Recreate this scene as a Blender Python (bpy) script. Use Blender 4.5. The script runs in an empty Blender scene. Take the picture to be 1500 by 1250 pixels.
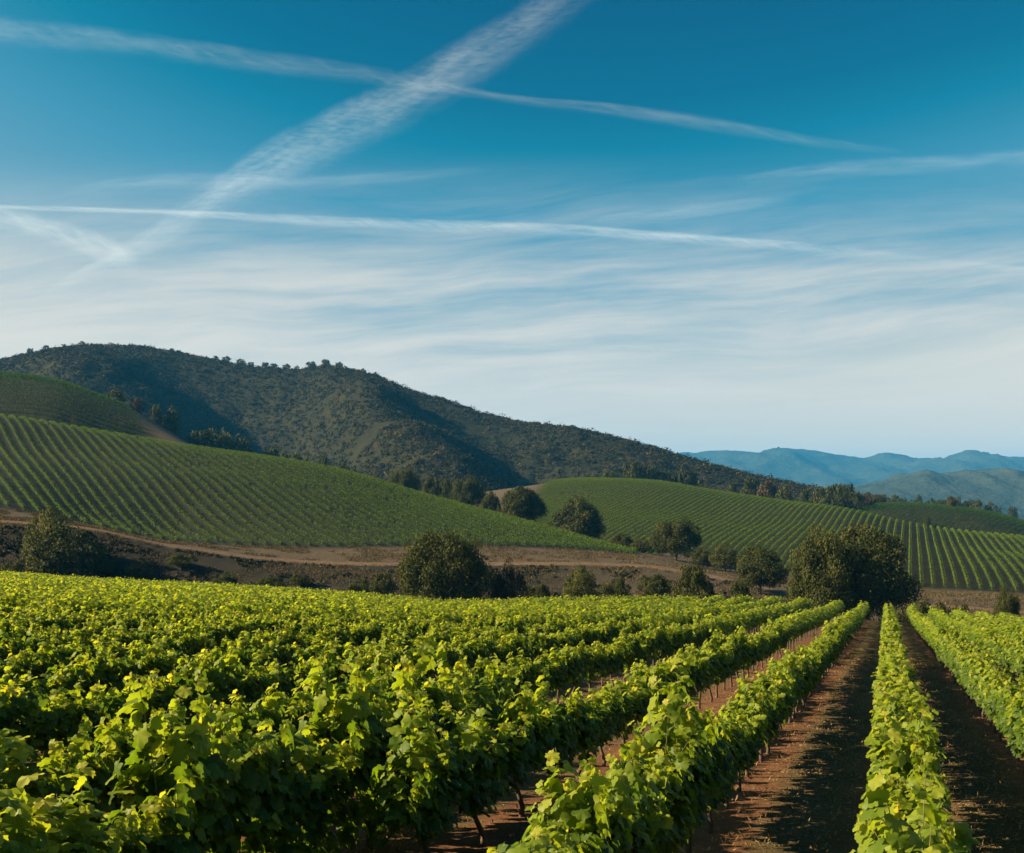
import bpy, math, random
import numpy as np
from mathutils import Vector

# ------------------------------------------------------------------ camera, sky, sun, exposure
SC = bpy.context.scene
COL = SC.collection
F = 1600.0            # focal length in photo pixels (photo 1500 x 1250)
CX, HY = 750.0, 740.0  # optical axis column, eye-level row

cam_data = bpy.data.cameras.new("camera")
cam = bpy.data.objects.new("camera", cam_data)
COL.objects.link(cam)
cam.location = (0, 0, 0)
cam.rotation_euler = (math.radians(90), 0, 0)
cam_data.sensor_fit = 'HORIZONTAL'
cam_data.sensor_width = 36.0
cam_data.lens = F / 1500.0 * 36.0
cam_data.shift_y = (HY - 625.0) / 1500.0
cam_data.clip_start = 0.1
cam_data.clip_end = 200000
SC.camera = cam

SUN_EL, SUN_AZ = math.radians(28), math.radians(264)   # azimuth clockwise from +Y (view direction)
sun_dir = Vector((math.sin(SUN_AZ) * math.cos(SUN_EL), math.cos(SUN_AZ) * math.cos(SUN_EL), math.sin(SUN_EL)))
sd = bpy.data.lights.new("sun", 'SUN')
sd.energy = 5.0
sd.angle = math.radians(0.53)
sd.color = (1.0, 0.82, 0.54)
sun = bpy.data.objects.new("sun", sd)
COL.objects.link(sun)
sun.rotation_euler = sun_dir.to_track_quat('Z', 'Y').to_euler()
sun.location = sun_dir * 500

SC.view_settings.view_transform = 'Standard'
SC.view_settings.look = 'None'
SC.view_settings.exposure = 1.5
SC.view_settings.gamma = 1.0
SC.render.engine = 'CYCLES'
SC.cycles.use_denoising = True
SC.cycles.volume_bounces = 0
SC.cycles.max_bounces = 6
SC.cycles.diffuse_bounces = 3
SC.cycles.transmission_bounces = 4
SC.cycles.transparent_max_bounces = 16


class NT:
    """small helper to write node trees"""
    def __init__(self, tree):
        self.t = tree
    def n(self, kind, **kw):
        nd = self.t.nodes.new(kind)
        ins = kw.pop('ins', {})
        for k, v in kw.items():
            setattr(nd, k, v)
        for k, v in ins.items():
            if hasattr(v, 'is_output') or isinstance(v, bpy.types.NodeSocket):
                self.t.links.new(v, nd.inputs[k])
            else:
                nd.inputs[k].default_value = v
        return nd
    def math(self, op, a, b=None, c=None, clamp=False):
        ins = {0: a}
        if b is not None:
            ins[1] = b
        if c is not None:
            ins[2] = c
        return self.n('ShaderNodeMath', operation=op, use_clamp=clamp, ins=ins).outputs[0]
    def mix(self, f, a, b, blend='MIX'):
        nd = self.t.nodes.new('ShaderNodeMix')
        nd.data_type = 'RGBA'
        nd.blend_type = blend
        for i, v in ((0, f), (6, a), (7, b)):
            if isinstance(v, bpy.types.NodeSocket):
                self.t.links.new(v, nd.inputs[i])
            else:
                nd.inputs[i].default_value = v if i == 0 else (tuple(v) + (1,))[:4]
        return nd.outputs[2]
    def ramp(self, f, stops, interp='LINEAR'):
        nd = self.t.nodes.new('ShaderNodeValToRGB')
        nd.color_ramp.interpolation = interp
        el = nd.color_ramp.elements
        while len(el) < len(stops):
            el.new(0.5)
        for e, (p, c) in zip(el, stops):
            e.position = p
            e.color = c if len(c) == 4 else tuple(c) + (1,)
        self.t.links.new(f, nd.inputs[0])
        return nd.outputs[0]
    def fac(self, f, a, b, lo=0.0, hi=1.0, smooth=True):
        nd = self.n('ShaderNodeMapRange', ins={0: f, 1: a, 2: b, 3: lo, 4: hi})
        nd.interpolation_type = 'SMOOTHSTEP' if smooth else 'LINEAR'
        return nd.outputs[0]
    def noise(self, vec, scale, detail=4, rough=0.55, dist=0.0):
        return self.n('ShaderNodeTexNoise', ins={'Vector': vec, 'Scale': scale, 'Detail': detail, 'Roughness': rough, 'Distortion': dist}).outputs[0]
    def xyz(self, x, y, z):
        return self.n('ShaderNodeCombineXYZ', ins={0: x, 1: y, 2: z}).outputs[0]


world = bpy.data.worlds.new("World")
SC.world = world
world.use_nodes = True
W = NT(world.node_tree)
bg = world.node_tree.nodes['Background']
sky = W.n('ShaderNodeTexSky', sky_type='NISHITA', sun_disc=False)
sky.sun_elevation = SUN_EL
sky.sun_rotation = SUN_AZ
sep = W.n('ShaderNodeSeparateColor', ins={0: sky.outputs[0]})
# clear dry air: the brightness of the physical sky looked up in the blues of this day (teal overhead, pale at the horizon)
lum = W.math('DIVIDE', W.math('SUBTRACT', sep.outputs[1], 1.8), 3.4, clamp=True)
K6 = 1.0 / 6.0
skyramp = W.ramp(lum, [(p_, tuple(v * K6 for v in c_)) for p_, c_ in (
    (0.0, (0.0, 0.62, 1.40)), (0.059, (0.0, 0.80, 1.68)), (0.13, (0.0, 1.05, 1.95)), (0.19, (0.02, 1.50, 2.48)), (0.294, (0.40, 2.10, 3.20)),
    (0.44, (1.05, 2.65, 3.55)), (0.618, (2.05, 3.25, 3.80)), (0.82, (4.9, 4.9, 4.3)), (1.0, (6.0, 5.5, 4.6)))])
skycol = W.mix(1.0, skyramp, (6.0, 6.0, 6.0), 'MULTIPLY')
# high thin cirrus
tc = W.n('ShaderNodeTexCoord')
sx = W.n('ShaderNodeSeparateXYZ', ins={0: tc.outputs['Generated']})
ysafe = W.math('MAXIMUM', W.math('ABSOLUTE', sx.outputs[1]), 0.15)
az = W.math('DIVIDE', sx.outputs[0], ysafe)
el = W.math('DIVIDE', sx.outputs[2], ysafe)
n_warp = W.noise(W.xyz(W.math('MULTIPLY', az, 3.0), W.math('MULTIPLY', el, 6.0), 3.1), 1.0, 2)
elw = W.math('ADD', el, W.math('MULTIPLY', W.math('SUBTRACT', n_warp, 0.5), 0.06))
# long streaks, rising gently to the right
v1 = W.xyz(W.math('MULTIPLY', az, 2.6), W.math('MULTIPLY', W.math('SUBTRACT', elw, W.math('MULTIPLY', az, 0.07)), 30.0), 0.0)
n1 = W.noise(v1, 1.0, 9, 0.66, 0.12)
v2 = W.xyz(W.math('MULTIPLY', az, 1.2), W.math('MULTIPLY', elw, 5.0), 9.0)
n2 = W.noise(v2, 1.3, 3, 0.5)
hi_cut = W.fac(el, 0.16, 0.33, 1.0, 0.0)
lo_cut = W.fac(el, 0.0, 0.10, 0.45, 1.0)
left_w = W.fac(az, -0.5, 0.45, 1.15, 0.8)
den = W.math('ADD', W.math('MULTIPLY', n1, 1.05), W.math('MULTIPLY', n2, 0.45))
den = W.fac(W.math('ADD', den, W.math('MULTIPLY', W.math('SUBTRACT', left_w, 1.0), 0.4)), 0.47, 1.03)
cloud = W.math('MULTIPLY', W.math('MULTIPLY', den, W.math('MULTIPLY', hi_cut, lo_cut)), 0.9, clamp=True)
veil = W.fac(W.math('ADD', el, W.math('MULTIPLY', az, 0.10)), 0.27, 0.05, 0.0, 0.28)
cloud = W.math('SUBTRACT', 1.0, W.math('MULTIPLY', W.math('SUBTRACT', 1.0, cloud), W.math('SUBTRACT', 1.0, veil)))
skymix = W.mix(cloud, skycol, (6.2, 5.75, 5.05))
world.node_tree.links.new(skymix, bg.inputs[0])
bg.inputs[1].default_value = 0.05

# ------------------------------------------------------------------ numeric helpers
RNG = np.random.default_rng(7)
random.seed(7)


def sstep(a, b, x):
    t = np.clip((np.asarray(x, float) - a) / (b - a), 0, 1)
    return t * t * (3 - 2 * t)


def pchip(x, y, q):
    x = np.asarray(x, float); y = np.asarray(y, float); q = np.asarray(q, float)
    h = np.diff(x); d = np.diff(y) / h
    m = np.zeros(len(x))
    for i in range(1, len(x) - 1):
        if d[i - 1] * d[i] > 0:
            w1 = 2 * h[i] + h[i - 1]; w2 = h[i] + 2 * h[i - 1]
            m[i] = (w1 + w2) / (w1 / d[i - 1] + w2 / d[i])
    m[0], m[-1] = d[0], d[-1]
    k = np.clip(np.searchsorted(x, q) - 1, 0, len(x) - 2)
    t = np.clip((q - x[k]) / h[k], 0, 1)
    return ((1 + 2 * t) * (1 - t) ** 2 * y[k] + t * (1 - t) ** 2 * h[k] * m[k]
            + t * t * (3 - 2 * t) * y[k + 1] + t * t * (t - 1) * h[k] * m[k + 1])


def hash2(i, j, seed):
    n = (i.astype(np.int64) * 374761393 + j.astype(np.int64) * 668265263 + seed * 144664) & 0xffffffff
    n = ((n ^ (n >> 13)) * 1274126177) & 0xffffffff
    return ((n ^ (n >> 16)) & 0xffff) / 65535.0


def vnoise(x, y, seed=0):
    x = np.asarray(x, float); y = np.asarray(y, float)
    i = np.floor(x); j = np.floor(y)
    u = x - i; v = y - j
    u = u * u * (3 - 2 * u); v = v * v * (3 - 2 * v)
    a = hash2(i, j, seed); b = hash2(i + 1, j, seed); c = hash2(i, j + 1, seed); d = hash2(i + 1, j + 1, seed)
    return (a * (1 - u) + b * u) * (1 - v) + (c * (1 - u) + d * u) * v


def fbm(x, y, octs=4, seed=0, ridged=False):
    s = 0; a = 0.5; tot = 0
    for o in range(octs):
        n = vnoise(x * 2 ** o, y * 2 ** o, seed + o * 17)
        if ridged:
            n = 1 - np.abs(2 * n - 1)
        s = s + a * n; tot += a; a *= 0.5
    return s / tot


class Sheet:
    """height field given by columns (direction u, in the units of the photo's columns) of (distance, height) knots"""
    def __init__(self, cols, y0, y1):
        us = sorted(cols)
        K = len(cols[us[0]])
        self.U = np.linspace(-800, 2400, 321)
        self.Y = np.concatenate([np.linspace(y0, 480, 226), np.geomspace(484, max(y1, 600), 110)]) if y0 < 470 else np.geomspace(y0, y1, 220)
        KY = [pchip(us, [cols[u][k][0] for u in us], np.clip(self.U, us[0], us[-1])) for k in range(K)]
        KZ = [pchip(us, [cols[u][k][1] for u in us], np.clip(self.U, us[0], us[-1])) for k in range(K)]
        KY = np.array(KY); KZ = np.array(KZ)
        self.Z = np.zeros((len(self.U), len(self.Y)))
        for i in range(len(self.U)):
            self.Z[i] = pchip(KY[:, i], KZ[:, i], np.clip(self.Y, KY[0, i], KY[-1, i]))
        for _ in range(2):
            z = self.Z.copy()
            z[1:-1] = (self.Z[:-2] + 2 * self.Z[1:-1] + self.Z[2:]) / 4
            self.Z = z
        self.KY, self.KZ = KY, KZ
    def at(self, X, Y):
        X = np.asarray(X, float); Y = np.asarray(Y, float)
        u = CX + F * X / np.maximum(Y, 30)
        fu = np.clip((u - self.U[0]) / (self.U[1] - self.U[0]), 0, len(self.U) - 1.001)
        i = fu.astype(int); a = fu - i
        yy = np.clip(Y, self.Y[0], self.Y[-1] - 1e-6)
        j = np.clip(np.searchsorted(self.Y, yy, side='right') - 1, 0, len(self.Y) - 2)
        b = (yy - self.Y[j]) / (self.Y[j + 1] - self.Y[j])
        Z = self.Z
        return (Z[i, j] * (1 - a) + Z[i + 1, j] * a) * (1 - b) + (Z[i, j + 1] * (1 - a) + Z[i + 1, j + 1] * a) * b
    def knot(self, k, u):
        return np.interp(u, self.U, self.KY[k])


def zpy(py, Y):
    return -(py - HY) / F * Y

# ------------------------------------------------------------------ terrain
H0, SLX, SLY = 3.08, -0.031, -0.0694


def plane(X, Y):
    return -H0 + SLX * X + SLY * Y

#       u     D   top   road(Y,py)    foot(Y,py)    mid(Y,py)     crest(Y,py)
TAB = [(-600, 200, 822, (215, 735), (235, 715), (305, 650), (362, 590)),
       (0,    180, 838, (210, 764), (225, 745), (305, 665), (362, 612)),
       (130,  172, 847, (210, 775), (225, 770), (303, 676), (358, 632)),
       (250,  165, 853, (211, 800), (228, 794), (300, 687), (353, 652)),
       (480,  145, 866, (213, 825), (232, 803), (298, 714), (345, 687)),
       (640,  135, 879, (218, 827), (240, 800), (305, 741), (332, 732)),
       (800,  128, 877, (222, 826), (255, 803), (288, 780), (310, 774)),
       (930,  122, 875, (225, 829), (268, 813), (276, 811), (284, 809)),
       (1050, 118, 876, (218, 845), (255, 838), (300, 822), (420, 798)),
       (1150, 115, 878, (208, 862), (250, 850), (300, 830), (420, 800)),
       (1300, 110, 890, (200, 876), (250, 864), (300, 838), (420, 803)),
       (1400, 108, 897, (198, 879), (245, 867), (300, 840), (420, 803)),
       (1500, 105, 905, (195, 886), (240, 873), (300, 842), (420, 804)),
       (2300,  95, 960, (190, 930), (230, 900), (300, 850), (420, 806))]
cols = {}
EDGE_U = np.array([r[0] for r in TAB]); EDGE_D = np.array([r[1] for r in TAB])
for (u, D, top, R_, F_, M_, C_) in TAB:
    ze = zpy(top, D) - 1.7
    t30 = (u - CX) / F * 30
    zm = plane((u - CX) / F * 60, 60)
    k = 0.35
    zm += (ze - plane((u - CX) / F * D, D)) * sstep(30, D, 60)
    zr = zpy(R_[1], R_[0])
    zg = min(ze, zr) - (4.0 if u < 1200 else 2.0)
    zc = zpy(C_[1], C_[0])
    low = -24.0
    cols[u] = [(30, plane(t30, 30)), (60, zm), (D * 0.8, zm + (ze - zm) * (D * 0.8 - 60) / (D - 60)), (D + 2, ze), (D + 16, zg), (R_[0] - 2.5, zr - 0.25), (R_[0] + 2.5, zr + 0.25),
               (F_[0], zpy(F_[1], F_[0])), (M_[0], zpy(M_[1], M_[0])), (C_[0], zc),
               (C_[0] + 60, zc - 0.22 * 60 if u < 1000 else low), (C_[0] + 330, low - 2), (2500, -34), (14000, -60)]
GROUND = Sheet(cols, 30, 13900)


def ground_z(X, Y):
    X = np.asarray(X, float); Y = np.asarray(Y, float)
    z = np.where(Y < 30, plane(X, Y), GROUND.at(X, np.maximum(Y, 30)))
    return z + (fbm(X * 0.5, Y * 0.5, 3, 5) - 0.5) * 0.16


# right vineyard hill (behind the oaks)
L3T = [(560, (420, 752), (640, 748)), (640, (420, 752), (630, 735)), (700, (410, 765), (610, 722)), (770, (380, 785), (600, 712)), (850, (350, 802), (590, 704)),
       (950, (310, 828), (570, 707)), (1050, (285, 843), (540, 722)), (1130, (270, 853), (510, 733)), (1200, (258, 860), (480, 742)),
       (1250, (250, 864), (460, 750)), (1300, (246, 866), (440, 762)), (1370, (244, 868), (420, 775)), (1500, (240, 875), (400, 789)), (2300, (230, 905), (380, 850))]
cols = {}
for (u, A, B) in L3T:
    za, zb = zpy(A[1], A[0]), zpy(B[1], B[0])
    ym = A[0] + (B[0] - A[0]) * 0.55
    cols[u] = [(A[0] - 60, za - 26), (A[0] - 25, za - 7), (A[0], za), (ym, za + (zb - za) * 0.55 + 0.6), (B[0], zb), (B[0] + 70, zb - 11), (B[0] + 220, zb - 40), (1500, -70)]
L3 = Sheet(cols, 180, 1490)

# small vineyard hill at the far right
cols = {}
for (u, B) in [(-800, (620, 800)), (1150, (620, 775)), (1240, (620, 752)), (1280, (620, 742)), (1330, (620, 740)), (1400, (610, 745)), (1450, (600, 752)), (1500, (590, 766)), (1600, (580, 788)), (2400, (560, 810))]:
    zb = zpy(B[1], B[0])
    cols[u] = [(430, -29), (470, -26), (B[0] - 60, zb - 1.2 if u > 1200 else zb - 8), (B[0], zb), (B[0] + 60, zb - 6), (B[0] + 160, -34), (1500, -70)]
L4 = Sheet(cols, 420, 1490)

# upper vineyard hill at the far left
cols = {}
for (u, B) in [(-800, (620, 470)), (-200, (610, 528)), (0, (600, 552)), (70, (595, 560)), (150, (585, 585)), (200, (575, 605)), (230, (565, 622)), (290, (545, 658)), (340, (530, 690)), (420, (520, 735)), (2400, (520, 800))]:
    zb = zpy(B[1], B[0])
    cols[u] = [(440, min(-20, zb - 30)), (480, zb - 30), (B[0] - 50, zb - 5), (B[0], zb), (B[0] + 60, zb - 9), (B[0] + 200, zb - 70), (1500, -90)]
L1B = Sheet(cols, 430, 1490)

# big scrub covered hill
HT = [(-800, 1150, 600), (-400, 1180, 560), (-100, 1200, 535), (0, 1200, 528), (60, 1210, 516), (120, 1220, 507), (180, 1220, 507), (260, 1220, 517), (320, 1210, 529), (380, 1200, 539), (430, 1200, 543),
      (480, 1190, 536), (510, 1180, 541), (550, 1160, 551), (600, 1140, 572), (650, 1120, 586), (700, 1100, 604), (760, 1070, 618), (850, 1030, 630), (900, 1010, 642), (960, 980, 657), (1000, 960, 670),
      (1050, 940, 684), (1100, 920, 697), (1150, 900, 707), (1200, 880, 719), (1250, 860, 729), (1300, 840, 737), (1360, 830, 745), (1500, 820, 765), (2400, 800, 790)]
cols = {}
for (u, Yc, py) in HT:
    zc = zpy(py, Yc)
    cols[u] = [(540, -50), (600, -28), (600 + (Yc - 600) * 0.5, -28 + (zc + 28) * 0.47), (Yc - 40, zc - (zc + 28) * 0.045), (Yc, zc), (Yc + 120, zc - (zc + 30) * 0.12), (Yc + 700, -50), (2600, -90)]
HILL = Sheet(cols, 540, 2590)


def seg_bump(X, Y, path, w):
    """gaussian ridge along a plan polyline; path is (u, Y, amplitude)"""
    best = np.full(np.shape(X), 1e9); amp = np.zeros(np.shape(X))
    P = [((u - CX) / F * y, y, a) for u, y, a in path]
    for (x0, y0, a0), (x1, y1, a1) in zip(P[:-1], P[1:]):
        dx, dy = x1 - x0, y1 - y0
        t = np.clip(((X - x0) * dx + (Y - y0) * dy) / (dx * dx + dy * dy), 0, 1)
        d = np.hypot(X - x0 - t * dx, Y - y0 - t * dy)
        m = d < best
        best = np.where(m, d, best); amp = np.where(m, a0 + (a1 - a0) * t, amp)
    return amp * np.exp(-(best / w) ** 2)


def hill_z(X, Y):
    X = np.asarray(X, float); Y = np.asarray(Y, float)
    z = HILL.at(X, Y)
    u = CX + F * X / Y
    Yc = np.interp(u, HILL.U, HILL.KY[4])
    inner = sstep(0, 130, Yc - Y) * sstep(560, 640, Y)
    b = seg_bump(X, Y, [(470, 1130, 14), (515, 1000, 42), (575, 880, 50), (650, 760, 38), (740, 660, 14)], 56)
    b += seg_bump(X, Y, [(340, 1130, -34), (395, 990, -64), (465, 860, -54), (545, 740, -24), (600, 660, -6)], 92)
    b += seg_bump(X, Y, [(640, 1060, -4), (720, 940, -14), (800, 830, -12), (900, 720, -4)], 60)
    b += seg_bump(X, Y, [(830, 900, 2), (870, 840, 10), (940, 780, 12), (1000, 720, 6)], 45)
    b += seg_bump(X, Y, [(60, 1150, 5), (110, 1020, 22), (180, 900, 18), (240, 780, 8)], 60)
    b += (fbm(X / 90, Y / 140, 4, 31, True) - 0.55) * 26
    return z + b * inner + (fbm(X / 14, Y / 14, 3, 11) - 0.5) * 2.6


def link(o, parent=None):
    COL.objects.link(o)
    if parent is not None:
        o.parent = parent
    return o


def tag(o, label=None, cat=None, group=None, kind=None):
    for k, v in (('label', label), ('category', cat), ('group', group), ('kind', kind)):
        if v:
            o[k] = v
    return o


def mesh_np(name, V, Fc, mats, attrs=None, smooth=False, midx=None):
    """mesh from numpy: V (n,3), Fc (m,k) one polygon size"""
    me = bpy.data.meshes.new(name)
    V = np.ascontiguousarray(V, np.float32); Fc = np.ascontiguousarray(Fc, np.int32)
    m, k = Fc.shape
    me.vertices.add(len(V)); me.vertices.foreach_set('co', V.ravel())
    me.loops.add(m * k); me.loops.foreach_set('vertex_index', Fc.ravel())
    me.polygons.add(m)
    me.polygons.foreach_set('loop_start', np.arange(0, m * k, k, dtype=np.int32))
    me.polygons.foreach_set('loop_total', np.full(m, k, np.int32))
    me.polygons.foreach_set('use_smooth', np.full(m, bool(smooth)))
    for mt in (mats if isinstance(mats, (list, tuple)) else [mats]):
        me.materials.append(mt)
    if midx is not None:
        me.polygons.foreach_set('material_index', np.ascontiguousarray(midx, np.int32))
    for an, av in (attrs or {}).items():
        at = me.attributes.new(an, 'FLOAT', 'POINT')
        at.data.foreach_set('value', np.ascontiguousarray(av, np.float32))
    me.update(calc_edges=True)
    return me


def obj(name, me, parent=None):
    return link(bpy.data.objects.new(name, me), parent)


def empty(name, loc, rz=0.0):
    o = bpy.data.objects.new(name, None)
    o.location = loc
    o.rotation_euler = (0, 0, rz)
    o.empty_display_size = 0.3
    return link(o)


def grid_mesh(name, Xg, Yg, Zg, mat, attrs=None, keep=None):
    ny, nx = Xg.shape
    V = np.stack([Xg, Yg, Zg], -1).reshape(-1, 3)
    i = np.arange(ny - 1)[:, None] * nx + np.arange(nx - 1)[None, :]
    Fc = np.stack([i, i + 1, i + nx + 1, i + nx], -1).reshape(-1, 4)
    if keep is not None:
        Fc = Fc[keep.reshape(-1)]
    return mesh_np(name, V, Fc, mat, {k: v.ravel() for k, v in (attrs or {}).items()}, smooth=True)


# ------------------------------------------------------------------ materials
def new_mat(name):
    m = bpy.data.materials.new(name)
    m.use_nodes = True
    t = NT(m.node_tree)
    m.node_tree.nodes.remove(m.node_tree.nodes['Principled BSDF'])
    out = [n for n in m.node_tree.nodes if n.type == 'OUTPUT_MATERIAL'][0]
    return m, t, out


def leaf_mat(name, stops, trans, tmix=0.38, rough=0.5, spec=0.35):
    m, t, out = new_mat(name)
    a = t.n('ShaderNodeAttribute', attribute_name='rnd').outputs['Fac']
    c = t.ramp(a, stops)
    ct = t.mix(1.0, c, trans, 'MULTIPLY')
    p = t.n('ShaderNodeBsdfPrincipled', ins={'Base Color': c, 'Roughness': rough, 'Specular IOR Level': spec})
    tr = t.n('ShaderNodeBsdfTranslucent', ins={'Color': ct})
    mx = t.n('ShaderNodeMixShader', ins={0: tmix, 1: p.outputs[0], 2: tr.outputs[0]})
    t.t.links.new(mx.outputs[0], out.inputs[0])
    return m


M_VINE = leaf_mat('vine_leaf', [(0.0, (0.028, 0.054, 0.009)), (0.35, (0.080, 0.132, 0.012)), (0.7, (0.200, 0.248, 0.022)), (1.0, (0.33, 0.31, 0.045))], (2.2, 2.05, 0.7), 0.48, 0.5, 0.2)
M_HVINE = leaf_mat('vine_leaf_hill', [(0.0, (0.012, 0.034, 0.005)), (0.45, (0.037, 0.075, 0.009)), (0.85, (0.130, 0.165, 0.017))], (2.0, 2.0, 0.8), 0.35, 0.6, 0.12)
M_OAK = leaf_mat('oak_leaf', [(0.0, (0.015, 0.022, 0.006)), (0.6, (0.046, 0.054, 0.012)), (1.0, (0.105, 0.095, 0.022))], (1.5, 1.4, 0.7), 0.22, 0.75, 0.12)
M_BROWN = leaf_mat('dry_oak_leaf', [(0.0, (0.022, 0.019, 0.008)), (0.6, (0.060, 0.043, 0.015)), (1.0, (0.12, 0.075, 0.024))], (1.4, 1.2, 0.7), 0.2, 0.75, 0.12)
M_BRIGHT = leaf_mat('willow_leaf', [(0.0, (0.03, 0.04125, 0.009)), (0.6, (0.06375, 0.07125, 0.0135)), (1.0, (0.12, 0.1125, 0.021))], (1.4, 1.3, 0.7), 0.25, 0.7, 0.15)
M_SCRUB = leaf_mat('chaparral_leaf', [(0.0, (0.009, 0.013, 0.005)), (0.6, (0.027, 0.026, 0.009)), (1.0, (0.080, 0.058, 0.022))], (1.0, 1.0, 0.8), 0.12, 0.8, 0.1)
M_STRAW = leaf_mat('dry_grass', [(0.0, (0.10, 0.055, 0.025)), (0.5, (0.24, 0.145, 0.060)), (0.85, (0.38, 0.26, 0.12)), (1.0, (0.07, 0.10, 0.02))], (1.2, 1.1, 0.8), 0.2)

M_BGRASS = leaf_mat('bank_grass_blade', [(0.0, (0.034, 0.028, 0.013)), (0.5, (0.085, 0.064, 0.029)), (1.0, (0.19, 0.14, 0.068))], (1.2, 1.1, 0.8), 0.2, 0.8, 0.1)


def bark_mat(name, a, b):
    m, t, out = new_mat(name)
    g = t.n('ShaderNodeTexCoord').outputs['Object']
    mp = t.n('ShaderNodeMapping', ins={0: g, 3: (9, 9, 2)}).outputs[0]
    nz = t.noise(mp, 4.0, 6, 0.65)
    c = t.ramp(nz, [(0.3, a), (0.7, b)])
    bp = t.n('ShaderNodeBump', ins={'Height': nz, 'Strength': 0.7, 'Distance': 0.02})
    p = t.n('ShaderNodeBsdfPrincipled', ins={'Base Color': c, 'Roughness': 0.9, 'Normal': bp.outputs[0]})
    t.t.links.new(p.outputs[0], out.inputs[0])
    return m


M_BARK = bark_mat('vine_bark', (0.035, 0.022, 0.014), (0.13, 0.085, 0.055))
M_OBARK = bark_mat('oak_bark', (0.03, 0.024, 0.018), (0.12, 0.095, 0.07))
M_CANE = bark_mat('green_cane', (0.10, 0.085, 0.03), (0.20, 0.15, 0.06))

ROW_ANG = math.atan2(0.3245, 0.9459)
RD = np.array([math.sin(ROW_ANG), math.cos(ROW_ANG)])   # along the rows
RN = np.array([RD[1], -RD[0]])                          # across, to the right
ROW_S0, ROW_GAP = 0.18, 2.3


def ground_mat():
    m, t, out = new_mat('field_soil')
    pos = t.n('ShaderNodeNewGeometry').outputs['Position']
    sp = t.n('ShaderNodeSeparateXYZ', ins={0: pos})
    lat = t.math('ADD', t.math('MULTIPLY', sp.outputs[0], float(RN[0])), t.math('MULTIPLY', sp.outputs[1], float(RN[1])))
    lon = t.math('ADD', t.math('MULTIPLY', sp.outputs[0], float(RD[0])), t.math('MULTIPLY', sp.outputs[1], float(RD[1])))
    ph = t.math('PINGPONG', t.math('DIVIDE', t.math('SUBTRACT', lat, ROW_S0), ROW_GAP), 0.5)   # 0 under vines, .5 mid aisle
    nbig = t.noise(pos, 0.35, 3)
    nmid = t.noise(pos, 2.2, 5, 0.6)
    nfine = t.noise(pos, 16.0, 6, 0.7)
    streak = t.noise(t.xyz(t.math('MULTIPLY', lat, 3.0), t.math('MULTIPLY', lon, 11.0), 0.0), 1.0, 5, 0.65)
    soil = t.ramp(nmid, [(0.25, (0.072, 0.03096, 0.0144)), (0.5, (0.1368, 0.0612, 0.02736)), (0.75, (0.1944, 0.1008, 0.0468))])
    soil = t.mix(t.fac(nfine, 0.35, 0.7, 0.0, 0.6), soil, (0.075, 0.036, 0.02))
    straw = t.ramp(streak, [(0.35, (0.0612, 0.0396, 0.018)), (0.6, (0.1224, 0.0756, 0.0324)), (0.8, (0.1944, 0.1368, 0.0684))])
    weed = t.ramp(nfine, [(0.3, (0.0252, 0.0252, 0.00864)), (0.7, (0.054, 0.0468, 0.01584))])
    mid = t.mix(t.fac(nbig, 0.42, 0.6, 0.0, 0.75), straw, weed)
    wob = t.math('ADD', ph, t.math('MULTIPLY', t.math('SUBTRACT', nmid, 0.5), 0.25))
    field = t.mix(1.0, t.mix(t.fac(wob, 0.14, 0.30), soil, mid), (1.2, 1.2, 1.2), "MULTIPLY")
    # bank and gully: dry grass and dark low scrub
    nb = t.noise(pos, 0.16, 5, 0.6)
    nb2 = t.noise(pos, 1.1, 6, 0.7)
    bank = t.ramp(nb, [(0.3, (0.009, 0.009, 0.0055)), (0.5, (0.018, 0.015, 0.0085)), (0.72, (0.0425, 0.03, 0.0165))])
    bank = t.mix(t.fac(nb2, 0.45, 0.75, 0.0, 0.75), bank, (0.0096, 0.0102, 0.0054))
    verge = t.ramp(nb2, [(0.25, (0.034, 0.026, 0.015)), (0.5, (0.070, 0.050, 0.029)), (0.8, (0.130, 0.095, 0.057))])
    z1 = t.n('ShaderNodeAttribute', attribute_name='bank').outputs['Fac']
    z2 = t.n('ShaderNodeAttribute', attribute_name='verge').outputs['Fac']
    c = t.mix(z1, field, bank)
    c = t.mix(z2, c, verge)
    z3 = t.n('ShaderNodeAttribute', attribute_name='shaded_cover').outputs['Fac']
    c = t.mix(z3, c, t.ramp(nb2, [(0.3, (0.009, 0.013, 0.005)), (0.7, (0.022, 0.024, 0.010))]))  # grass cover darkened: shade between the vine rows painted into the colour
    h = t.math('ADD', t.math('MULTIPLY', nfine, 0.5), nmid)
    bp = t.n('ShaderNodeBump', ins={'Height': h, 'Strength': 0.8, 'Distance': 0.09})
    p = t.n('ShaderNodeBsdfPrincipled', ins={'Base Color': c, 'Roughness': 0.95, 'Specular IOR Level': 0.15, 'Normal': bp.outputs[0]})
    t.t.links.new(p.outputs[0], out.inputs[0])
    return m


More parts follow.
